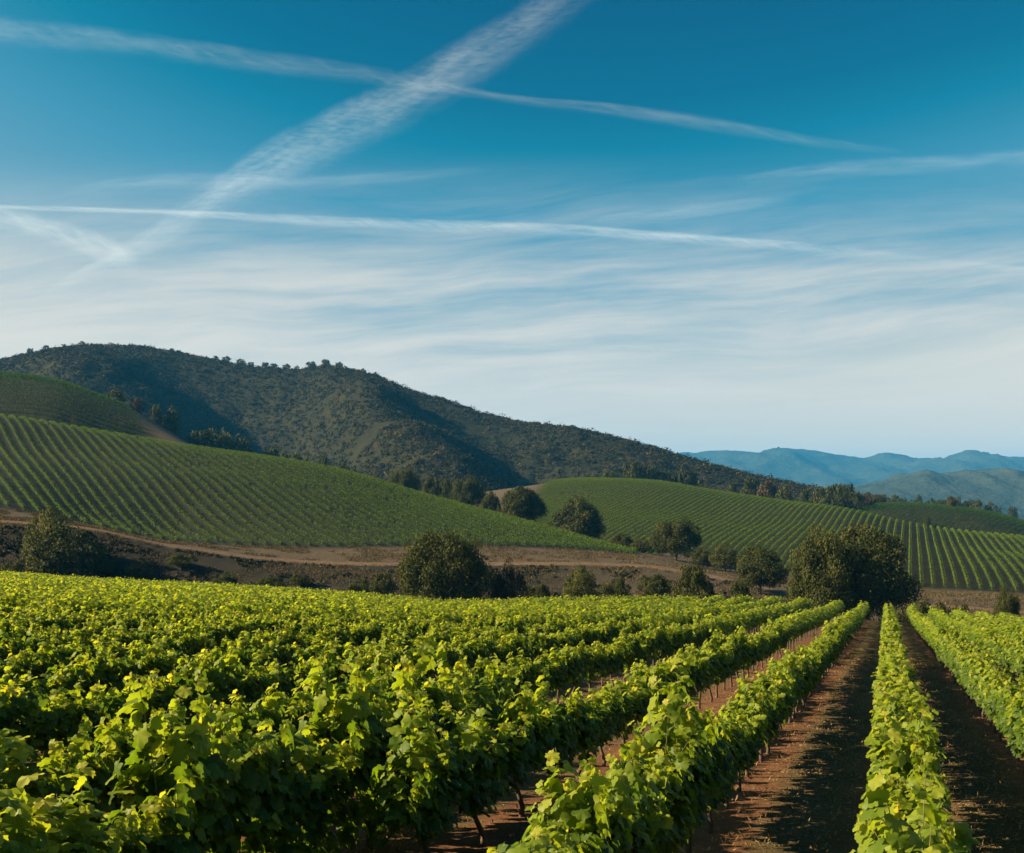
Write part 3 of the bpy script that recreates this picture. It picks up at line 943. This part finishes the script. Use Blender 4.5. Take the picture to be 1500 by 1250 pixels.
def add_tree(name, crowns, px, top, width, Y, label, cat='tree', group=None, trunk=True, hmin=1.0, deep=None, sink=0.0):
    i = tcount[0]; tcount[0] += 1
    r = np.random.default_rng(900 + i)
    X = (px - CX) / F * Y
    zb = surf(X, Y) - sink
    h = max(zpy(top, Y) - zb, hmin)
    w = width / F * Y
    o = empty(name, (X, Y, zb), r.uniform(0, 6.28))
    tag(o, label, cat, group)
    c = obj('crown', crowns[i % len(crowns)], o)
    c.scale = (w, (deep or 1) * w, h)
    if trunk:
        t = obj('trunk' if cat == 'tree' else 'stem', TR[i % 3], o)
        t.scale = (min(w, h * 1.1), min(w, h * 1.1), h)
    return o


# the oaks and bushes in the gully behind the near field
add_tree('oak_tree', BIG, 647, 781, 140, 152, 'largest round dark oak in the gully just behind the near vine field')
add_tree('small_tree', BRN, 744, 822, 62, 156, 'small brown leaved tree growing against the big round gully oak', cat='tree')
add_tree('bush', BRT, 848, 830, 56, 150, 'yellow green rounded bush alone on the dark bank below the road', cat='bush')
add_tree('bush', SHR, 1018, 829, 62, 150, 'dark scrubby bush low on the bank near the end of the track', cat='bush')
add_tree('bush', BRT, 68, 744, 76, 196, 'yellow tipped bushy clump rising over the dirt road on the bank', cat='bush')
add_tree('bush', SHR, 92, 768, 120, 192, 'wide black green bush in front of the yellow tipped clump', cat='bush')
add_tree('oak_tree', BIG, 1207, 777, 112, 152, 'olive oak, taller and sunlit, of the big pair at the vine row ends')
add_tree('oak_tree', BIG, 1272, 773, 146, 157, 'broad dark oak standing exactly where the vine rows converge')
add_tree('oak_tree', MIDC, 1113, 801, 78, 200, 'medium dull olive oak just before the big pair of oaks')
add_tree('oak_tree', MIDC, 1475, 861, 36, 134, 'small dark lone tree beside the tan track below the right hill', cat='tree')
add_tree('oak_tree', MIDC, 990, 761, 74, 275, 'brownish oak at the bottom of the curved vine rows')
add_tree('oak_tree', MIDC, 767, 714, 68, 335, 'round oak, the higher of the two between the vine hills', hmin=9)
add_tree('oak_tree', MIDC, 848, 730, 80, 330, 'round oak, the lower of the two between the vine hills', hmin=9)
add_tree('bush', SHR, 1062, 797, 50, 255, 'low dark thicket between the brownish oak and the olive oak', cat='bush')
add_tree('bush', SHR, 1030, 803, 40, 262, 'small round thicket at the foot of the curved vine rows', cat='bush')
add_tree('bush', SHR, 912, 783, 40, 300, 'dark bush just past the tip of the slanting vine slope', cat='bush')
add_tree('bush', SHR, 940, 788, 36, 290, 'second dark bush just past the tip of the slanting vine slope', cat='bush')
add_tree('oak_tree', MIDC, 592, 685, 46, 445, 'dark oak showing behind the crest of the slanting vine slope', hmin=8)
add_tree('oak_tree', MIDC, 685, 700, 54, 425, 'wide dull brown tree on the bare tan slope above the vine crest', hmin=7)
add_tree('oak_tree', MIDC, 717, 722, 36, 380, 'small dark oak next to the higher of the two round oaks', hmin=6)
add_tree('bush', SHR, 735, 745, 40, 350, 'low dark bush at the foot of the higher round oak', cat='bush', hmin=4)
add_tree('bush', SHR, 632, 700, 30, 440, 'small bush at the top of the bare tan slope', cat='bush', hmin=3.5)
add_tree('bush', SHR, 655, 697, 30, 470, 'grey green bush above the wide dull brown tree', cat='bush', hmin=4)
add_tree('bush', BRN, 106, 612, 34, 440, 'rusty round bush between the two vine slopes', cat='bush', hmin=4)
for px, top, w, Y, lb in ((168, 571, 38, 590, 'largest dark bush on the ridge of the upper vine slope'), (198, 583, 24, 588, 'middle bush on the ridge of the upper vine slope'),
                          (228, 593, 18, 585, 'small bush low on the ridge of the upper vine slope'), (250, 597, 30, 588, 'flat topped bush at the end of the upper vine slope ridge')):
    add_tree('bush', [FARC[0], FARB[0], FARC[2]], px, top, w, Y, lb, cat='bush', hmin=4)
for px, top, w in ((302, 625, 40), (330, 628, 36), (362, 640, 34), (395, 650, 36), (430, 658, 34), (462, 660, 26), (505, 672, 22)):
    add_tree('bush', FARC, px, top + 5, w * 1.7, 600, 'scrubby oak in the dark thicket below the scrub hill', cat='bush', group='oaks in the thicket below the scrub hill', hmin=5)

# low dark shrubs between the big pair and the tan track
for px, top, w, Y, lb in ((1345, 880, 64, 138, 'low dark shrub touching the broad dark oak'), (1380, 884, 56, 136, 'low dark shrub in the middle of the gap by the tan track'),
                          (1416, 887, 54, 134, 'low dark shrub nearest the small lone tree'), (1165, 862, 30, 145, 'dark shrub under the sunlit oak of the big pair'), (1085, 850, 34, 160, 'dark shrub at the foot of the medium dull olive oak')):
    add_tree('bush', SHR, px, top, w, Y, lb, cat='bush', hmin=1.2)
# shrubs on the shaded bank
for i, (px, top, w, Y) in enumerate(((150, 815, 50, 196), (205, 822, 44, 194), (265, 812, 46, 198), (330, 838, 40, 190), (20, 822, 60, 190), (395, 845, 44, 186), (440, 838, 34, 190), (530, 848, 40, 180), (560, 840, 40, 178), (790, 850, 40, 165), (905, 846, 44, 168), (960, 842, 50, 170))):
    add_tree('bush', SHR, px, top, w, Y, 'low black green shrub scattered on the shaded bank', cat='bush', group='shrubs on the shaded bank', hmin=1.6)

# trees beyond the crest of the right hill and along the tail of the scrub hill
for i, (px, top, w) in enumerate(((927, 676, 28), (952, 680, 26), (975, 688, 22), (1000, 684, 24), (1015, 690, 22), (890, 690, 22))):
    add_tree('oak_tree', FARC, px, top, w * 1.2, 640, 'small far oak peeping over the crest of the curved vine hill', group='far oaks over the vine hill crest', hmin=7)
for i, (px, top, w, Y) in enumerate(((1100, 700, 34, 600), (1125, 703, 36, 590), (1150, 712, 30, 580), (1180, 716, 28, 570), (1205, 712, 40, 560), (1228, 709, 34, 580), (1250, 720, 34, 560), (1270, 722, 32, 580), (1215, 724, 36, 540), (1075, 706, 28, 610), (1290, 731, 26, 640), (1240, 708, 26, 640))):
    add_tree('oak_tree', FARC + [FARB[0]], px, top, w, Y, 'dark oak in the grove at the tail of the scrub hill', group='oaks in the grove', hmin=8)
for i, (px, top, w, Y) in enumerate(((1345, 724, 14, 760), (1362, 730, 20, 760), (1380, 732, 20, 770), (1398, 727, 24, 760), (1415, 734, 24, 760), (1435, 732, 28, 750), (1455, 736, 26, 750), (1425, 733, 20, 780), (1322, 735, 18, 770), (1483, 742, 16, 740), (1310, 735, 16, 780))):
    add_tree('oak_tree', FARC, px, top, w, Y, 'dark tree in the line beyond the small far vine mound', group='trees beyond the small far mound', hmin=9)
add_tree('oak_tree', FARB, 1395, 737, 14, 575, 'tall thin brown tree standing in the small far vine mound', hmin=7)
add_tree('bush', SHR, 1358, 755, 12, 520, 'tiny black round bush among the vines of the small far mound', cat='bush', hmin=3)
# skyline oaks on the scrub hill
for px, w, h in ((45, 10, 11), (68, 11, 11), (95, 7, 8), (120, 12, 9), (252, 8, 7), (262, 8, 7), (316, 8, 9), (332, 15, 12), (354, 15, 12), (368, 10, 9), (388, 12, 11), (401, 13, 10), (420, 14, 12), (434, 9, 9), (456, 16, 13), (478, 15, 13), (497, 13, 10), (532, 9, 8), (551, 10, 9), (806, 9, 5), (835, 8, 4), (680, 6, 4)):
    Yc = float(np.interp(px, HILL.U, HILL.KY[4])) - 4
    X = (px - CX) / F * Yc
    top = HY - F * float(hill_z(X, Yc)) / Yc - h
    top += h * 0.25
    add_tree('oak_tree', FARC, px, top, w, Yc, 'small dark oak on the skyline ridge of the scrub hill', group='skyline oaks on the ridge', hmin=3, sink=1.6)

# ------------------------------------------------------------------ stuff: scrub on the hill, dry grass, bank scrub
def clump_cloud(X, Y, Z, rad, hgt, per, leaf, rng, rmean=0.5):
    n = len(X) * per
    i = np.repeat(np.arange(len(X)), per)
    d = rng.normal(0, 1, (n, 3)); d[:, 2] = np.abs(d[:, 2]); d = unit(d)
    rr_ = rng.uniform(0.6, 1.0, n)
    P = np.column_stack([X[i] + d[:, 0] * rad[i] * rr_, Y[i] + d[:, 1] * rad[i] * rr_, Z[i] + d[:, 2] * hgt[i] * rr_])
    shade = rng.normal(rmean, 0.27, len(X))
    N = d + rng.normal(0, 0.4, (n, 3)); D = rng.normal(0, 1, (n, 3))
    V, Fc, m = leaves(P, N, D, leaf * rng.uniform(0.7, 1.3, n) * np.sqrt(rad[i]), T_LO)
    R = np.clip(shade[i] + rng.normal(0, 0.12, n), 0, 1)
    return V, Fc, np.repeat(R, m)


rng = np.random.default_rng(77)
n = 42000
Yh = 600 + 640 * rng.random(n) ** 0.9
uh = rng.uniform(-120, 1400, n)
Xh = (uh - CX) / F * Yh
ok = (Yh < np.interp(uh, HILL.U, HILL.KY[4]) + 6) & (fbm(Xh / 40, Yh / 40, 3, 71) > 0.27)
Xh, Yh = Xh[ok], Yh[ok]
rad = rng.uniform(1.0, 3.3, len(Xh)) * (1 + (rng.random(len(Xh)) > 0.94) * 0.8)
V, Fc, R = clump_cloud(Xh, Yh, hill_z(Xh, Yh) - 0.3, rad, rad * 0.95, 24, 0.62, rng)
tag(obj('chaparral', mesh_np('chaparral', V, Fc, M_SCRUB, {'rnd': R})), 'dense low chaparral scrub covering the big hill behind the vineyards', 'scrub', kind='stuff')

n = 9000
ub = rng.uniform(-150, 1300, n)
Db = np.interp(ub, EDGE_U, EDGE_D); Rb = np.interp(ub, GROUND.U, GROUND.KY[5])
Yb = Db + 3 + (Rb - Db - 4) * rng.random(n)
Xb = (ub - CX) / F * Yb
ok = fbm(Xb / 7, Yb / 7, 3, 19) > 0.5
Xb, Yb = Xb[ok], Yb[ok]
rad = rng.uniform(0.2, 0.7, len(Xb))
V, Fc, R = clump_cloud(Xb, Yb, ground_z(Xb, Yb) - 0.1, rad, rad * 0.9, 14, 0.55, rng, 0.35)
tag(obj('bank_scrub', mesh_np('bank_scrub', V, Fc, M_SCRUB, {'rnd': R})), 'dark weedy scrub covering the shaded bank below the dirt road', 'scrub', kind='stuff')

# dry grass tufts on the verge, the bank and below the right hill
n = 130000
ug = rng.uniform(-120, 1640, n)
Dg_ = np.interp(ug, EDGE_U, EDGE_D); Fg_ = np.interp(ug, GROUND.U, GROUND.KY[7]); Rg_ = np.interp(ug, GROUND.U, (GROUND.KY[5] + GROUND.KY[6]) / 2)
Yt = Dg_ + 6 + (Fg_ - Dg_ - 5) * np.sqrt(rng.random(n))
Xt = (ug - CX) / F * Yt
ok = (fbm(Xt / 5, Yt / 5, 3, 29) > 0.44) & (np.abs(Yt - Rg_ + np.interp(ug, [1000, 1250], [0, 8])) > 2.0)
Xt, Yt = Xt[ok], Yt[ok]
a = rng.uniform(0, 2 * math.pi, len(Xt))
V, Fc, mm = leaves(np.column_stack([Xt, Yt, ground_z(Xt, Yt) - 0.03]), np.column_stack([np.cos(a), np.sin(a), np.full(len(a), 0.25)]),
                   np.column_stack([rng.normal(0, 0.4, len(a)), rng.normal(0, 0.4, len(a)), np.ones(len(a))]), rng.uniform(0.2, 0.55, len(a)), (T_LO[0] * np.array([0.3, 1, 1]), T_LO[1]))
tag(obj('bank_grass', mesh_np('bank_grass', V, Fc, M_BGRASS, {'rnd': np.repeat(rng.random(len(a)), mm)})), 'rough golden brown dry grass on the verges of the dirt road', 'grass', kind='stuff')

# dry grass and leaf litter in the near aisles
n = 120000
mids = np.array([-8.7, -6.0, -3.4, -0.97, 1.24, 3.3, 5.4])
lat = mids[rng.integers(0, 7, n)] + rng.normal(0, 0.55, n)
lon = 4 + 52 * rng.random(n) ** 1.6
Xs = RN[0] * lat + RD[0] * lon; Ys = RN[1] * lat + RD[1] * lon
ok = (fbm(Xs * 1.1, Ys * 1.1, 3, 91) > 0.33) & (Ys > 3)
Xs, Ys = Xs[ok], Ys[ok]
m_ = len(Xs)
lit = rng.random(m_) < 0.72
a = rng.uniform(0, 2 * math.pi, m_)
Nn = np.where(lit[:, None], np.column_stack([rng.normal(0, 0.3, m_), rng.normal(0, 0.3, m_), np.ones(m_)]), np.column_stack([np.cos(a), np.sin(a), rng.uniform(0.1, 0.5, m_)]))
Dd = np.where(lit[:, None], np.column_stack([np.cos(a), np.sin(a), rng.uniform(-0.05, 0.2, m_)]), np.column_stack([np.cos(a + 1) * 0.5, np.sin(a + 1) * 0.5, np.ones(m_)]))
Ss = np.where(lit, rng.uniform(0.025, 0.085, m_), rng.uniform(0.03, 0.10, m_))
thin = (T_LO[0] * np.array([0.26, 1, 1]), T_LO[1])
V, Fc, mm = leaves(np.column_stack([Xs, Ys, ground_z(Xs, Ys) + 0.012]), Nn, Dd, Ss, thin)
tag(obj('dry_grass', mesh_np('dry_grass', V, Fc, M_STRAW, {'rnd': np.repeat(rng.random(m_), mm)})), 'straw coloured dry grass and leaf litter on the earth aisles', 'grass', kind='stuff')

# ------------------------------------------------------------------ contrails and wisps, nine kilometres up
ALT = 9000.0


def trail_mat(name, dens, streak, edge):
    m, t, out = new_mat(name)
    al = t.n('ShaderNodeAttribute', attribute_name='along').outputs['Fac']
    ac = t.n('ShaderNodeAttribute', attribute_name='across').outputs['Fac']
    en = t.n('ShaderNodeAttribute', attribute_name='fade').outputs['Fac']
    # ripples lie nearly level in the sky: one coordinate along them, one across
    a1, c1, a2, c2 = streak
    vec = t.xyz(t.math('ADD', t.math('MULTIPLY', al, a1), t.math('MULTIPLY', ac, c1)), t.math('ADD', t.math('MULTIPLY', al, a2), t.math('MULTIPLY', ac, c2)), 0.0)
    n1 = t.noise(vec, 1.0, 5, 0.6, 0.6)
    n2 = t.noise(t.xyz(t.math('MULTIPLY', al, 0.3), t.math('MULTIPLY', ac, 1.3), 4.0), 1.0, 4, 0.6)
    ragged = t.noise(t.xyz(t.math('MULTIPLY', al, 0.55), t.math('MULTIPLY', ac, 0.7), 7.0), 1.0, 5, 0.7)
    acr = t.math('ADD', ac, t.math('MULTIPLY', t.math('SUBTRACT', ragged, 0.5), 1.1))
    prof = t.math('SUBTRACT', 1.0, t.math('POWER', t.math('ABSOLUTE', acr), 2.0), clamp=True)
    rim_ends = t.math('SUBTRACT', 1.0, t.math('POWER', t.math('ABSOLUTE', ac), 4.0), clamp=True)
    prof = t.math('MULTIPLY', prof, rim_ends)
    prof = t.math('POWER', prof, edge)
    rim = t.math('ADD', 0.62, t.math('MULTIPLY', ac, 0.50))      # denser along the upper edge
    d = t.math('ADD', t.math('MULTIPLY', t.fac(n1, 0.2, 0.8), 0.42), t.math('MULTIPLY', t.fac(n2, 0.30, 0.70), 0.58))
    d = t.math('MULTIPLY', t.math('MULTIPLY', t.math('MULTIPLY', d, prof), t.math('MULTIPLY', rim, en)), dens, clamp=True)
    df = t.n('ShaderNodeBsdfDiffuse', ins={'Color': (0.92, 0.93, 0.95, 1)})
    tl = t.n('ShaderNodeBsdfTranslucent', ins={'Color': (0.92, 0.93, 0.95, 1)})
    ice = t.n('ShaderNodeAddShader', ins={0: df.outputs[0], 1: tl.outputs[0]})
    tp = t.n('ShaderNodeBsdfTransparent')
    mx = t.n('ShaderNodeMixShader', ins={0: d, 1: tp.outputs[0], 2: ice.outputs[0]})
    t.t.links.new(mx.outputs[0], out.inputs[0])
    return m


def trail(name, pts, mat, label, cat, alt=ALT):
    """pts: (photo column, photo row, width in photo rows, fade); a flattened tube of ice cloud at altitude"""
    s = np.arange(len(pts), dtype=float)
    q = np.linspace(0, len(pts) - 1, 90)
    px, py, w, fd = (pchip(s, [p[k] for p in pts], q) for k in range(4))
    tx, ty = np.gradient(px), np.gradient(py)
    ln = np.hypot(tx, ty); nxp, nyp = ty / ln, -tx / ln
    flip = np.where(nyp > 0, -1.0, 1.0)
    nxp, nyp = nxp * flip, nyp * flip                            # towards the upper edge
    seg = np.concatenate([[0], np.cumsum(np.hypot(np.diff(px), np.diff(py)))])
    ac = np.linspace(-1, 1, 13)
    qx = px[:, None] + nxp[:, None] * ac * w[:, None] / 2
    qy = py[:, None] + nyp[:, None] * ac * w[:, None] / 2
    tanel = np.maximum((HY - qy) / F, 0.05)
    Vs, Fs = [], []
    nA, nB = len(q), len(ac)
    for side in (1, -1):
        z = alt + side * 90.0 * np.sqrt(np.clip(1 - ac ** 2, 0, 1))[None, :] + 0 * qy
        Yq = z / tanel
        Vs.append(np.stack([(qx - CX) / F * Yq, Yq, z], -1).reshape(-1, 3))
        i = np.arange(nA - 1)[:, None] * nB + np.arange(nB - 1)[None, :] + (0 if side == 1 else nA * nB)
        Fs.append(np.stack([i, i + 1, i + nB + 1, i + nB], -1).reshape(-1, 4))
    at = {'along': np.tile(np.repeat(seg / 40.0, nB), 2), 'across': np.tile(np.tile(ac, nA), 2), 'fade': np.tile(np.repeat(fd, nB), 2)}
    o = obj(name, mesh_np(name, np.vstack(Vs), np.vstack(Fs), mat, at, smooth=True))
    tag(o, label, cat)
    return o


T_BROAD = trail_mat('broad_contrail_ice', 0.105, (-1.2, -1.4, -3.6, 6.4), 1.1)
T_SOFT = trail_mat('soft_contrail_ice', 0.060, (0.9, 0.4, 1.0, 2.2), 1.4)
T_LINE = trail_mat('line_contrail_ice', 0.15, (2.2, 1.2, 2.2, 1.8), 1.0)
T_SHORT = trail_mat('short_contrail_ice', 0.13, (0.9, 0.4, 1.0, 2.2), 1.3)
T_WISP = trail_mat('wisp_ice', 0.06, (0.3, 0.3, 0.15, 1.6), 1.6)
trail('contrail', [(930, -60, 76, 0.4), (850, -15, 76, 0.5), (780, 35, 80, 0.7), (700, 85, 88, 0.9), (600, 145, 92, 1), (500, 195, 92, 1), (420, 235, 88, 1), (350, 272, 76, 1), (290, 308, 59, 0.9), (240, 342, 50, 0.75), (180, 375, 42, 0.6), (110, 410, 30, 0.5), (55, 435, 20, 0)],
      T_BROAD, 'broad feathery contrail rising diagonally across the sky', 'contrail')
trail('contrail', [(-160, 25, 60, 1), (0, 48, 58, 1), (150, 60, 50, 1), (300, 80, 46, 0.95), (420, 97, 44, 0.8), (520, 108, 40, 0.7), (640, 127, 24, 0.8), (750, 146, 20, 0.8), (900, 162, 26, 0.8), (1050, 185, 30, 0.8), (1200, 209, 22, 0.7), (1330, 226, 16, 0)],
      T_SOFT, 'highest soft contrail sloping down through the broad diagonal one', 'contrail', ALT + 500)
trail('contrail', [(-160, 298, 9, 1), (0, 304, 10, 1), (230, 311, 12, 1), (400, 321, 18, 0.9), (600, 331, 25, 0.8), (800, 337, 26, 0.8), (950, 346, 20, 0.9), (1150, 361, 20, 0.75), (1270, 374, 24, 0.35), (1380, 386, 20, 0.2), (1500, 396, 12, 0.4), (1650, 410, 12, 0.4)],
      T_LINE, 'thin bright contrail running nearly level across the whole sky', 'contrail', ALT - 600)
trail('contrail', [(-120, 290, 40, 1), (0, 322, 44, 1), (90, 345, 50, 1), (160, 370, 50, 0.9), (205, 398, 44, 0)], T_SHORT, 'short blurred contrail meeting the lower end of the diagonal one', 'contrail', ALT + 300)
trail('wisp_cloud', [(80, 285, 20, 0), (180, 274, 36, 0.9), (280, 266, 36, 1), (420, 268, 30, 0.9), (560, 262, 26, 0.8), (720, 248, 16, 0)], T_WISP, 'faint level wisp of cloud behind the broad diagonal contrail', 'wisp cloud', ALT + 900)
trail('wisp_cloud', [(1070, 270, 24, 0), (1160, 258, 34, 1), (1280, 246, 38, 1), (1400, 240, 36, 1), (1500, 232, 40, 1), (1650, 225, 40, 1)], T_WISP, 'faint wisp of cloud just below the end of the highest contrail', 'wisp cloud', ALT + 900)
trail('wisp_cloud', [(850, 332, 20, 0), (920, 322, 34, 1), (1000, 312, 34, 1), (1080, 302, 26, 1), (1170, 291, 14, 0)], T_WISP, 'short faint wisp rising just above the thin bright contrail', 'wisp cloud', ALT + 900)

# ------------------------------------------------------------------ haze over the whole valley
hm = bpy.data.materials.new('valley_haze')
hm.use_nodes = True
ht = NT(hm.node_tree)
for nd in list(hm.node_tree.nodes):
    if nd.type != 'OUTPUT_MATERIAL':
        hm.node_tree.nodes.remove(nd)
vol = ht.n('ShaderNodeVolumePrincipled', ins={'Color': (0.06, 0.46, 1.0, 1), 'Density': 0.000072, 'Anisotropy': 0.0})
outn = [n_ for n_ in hm.node_tree.nodes if n_.type == 'OUTPUT_MATERIAL'][0]
hm.node_tree.links.new(vol.outputs[0], outn.inputs['Volume'])
x0, x1, y0, y1, z0, z1 = -16000, 16000, -1500, 14500, -230, 500
hv = np.array([(x, y, z) for x in (x0, x1) for y in (y0, y1) for z in (z0, z1)])
hf = np.array([[0, 1, 3, 2], [4, 6, 7, 5], [0, 4, 5, 1], [2, 3, 7, 6], [0, 2, 6, 4], [1, 5, 7, 3]])
tag(obj('haze', mesh_np('haze', hv, hf, hm)), 'thin blue valley haze in front of the far mountains', 'haze', kind='stuff')
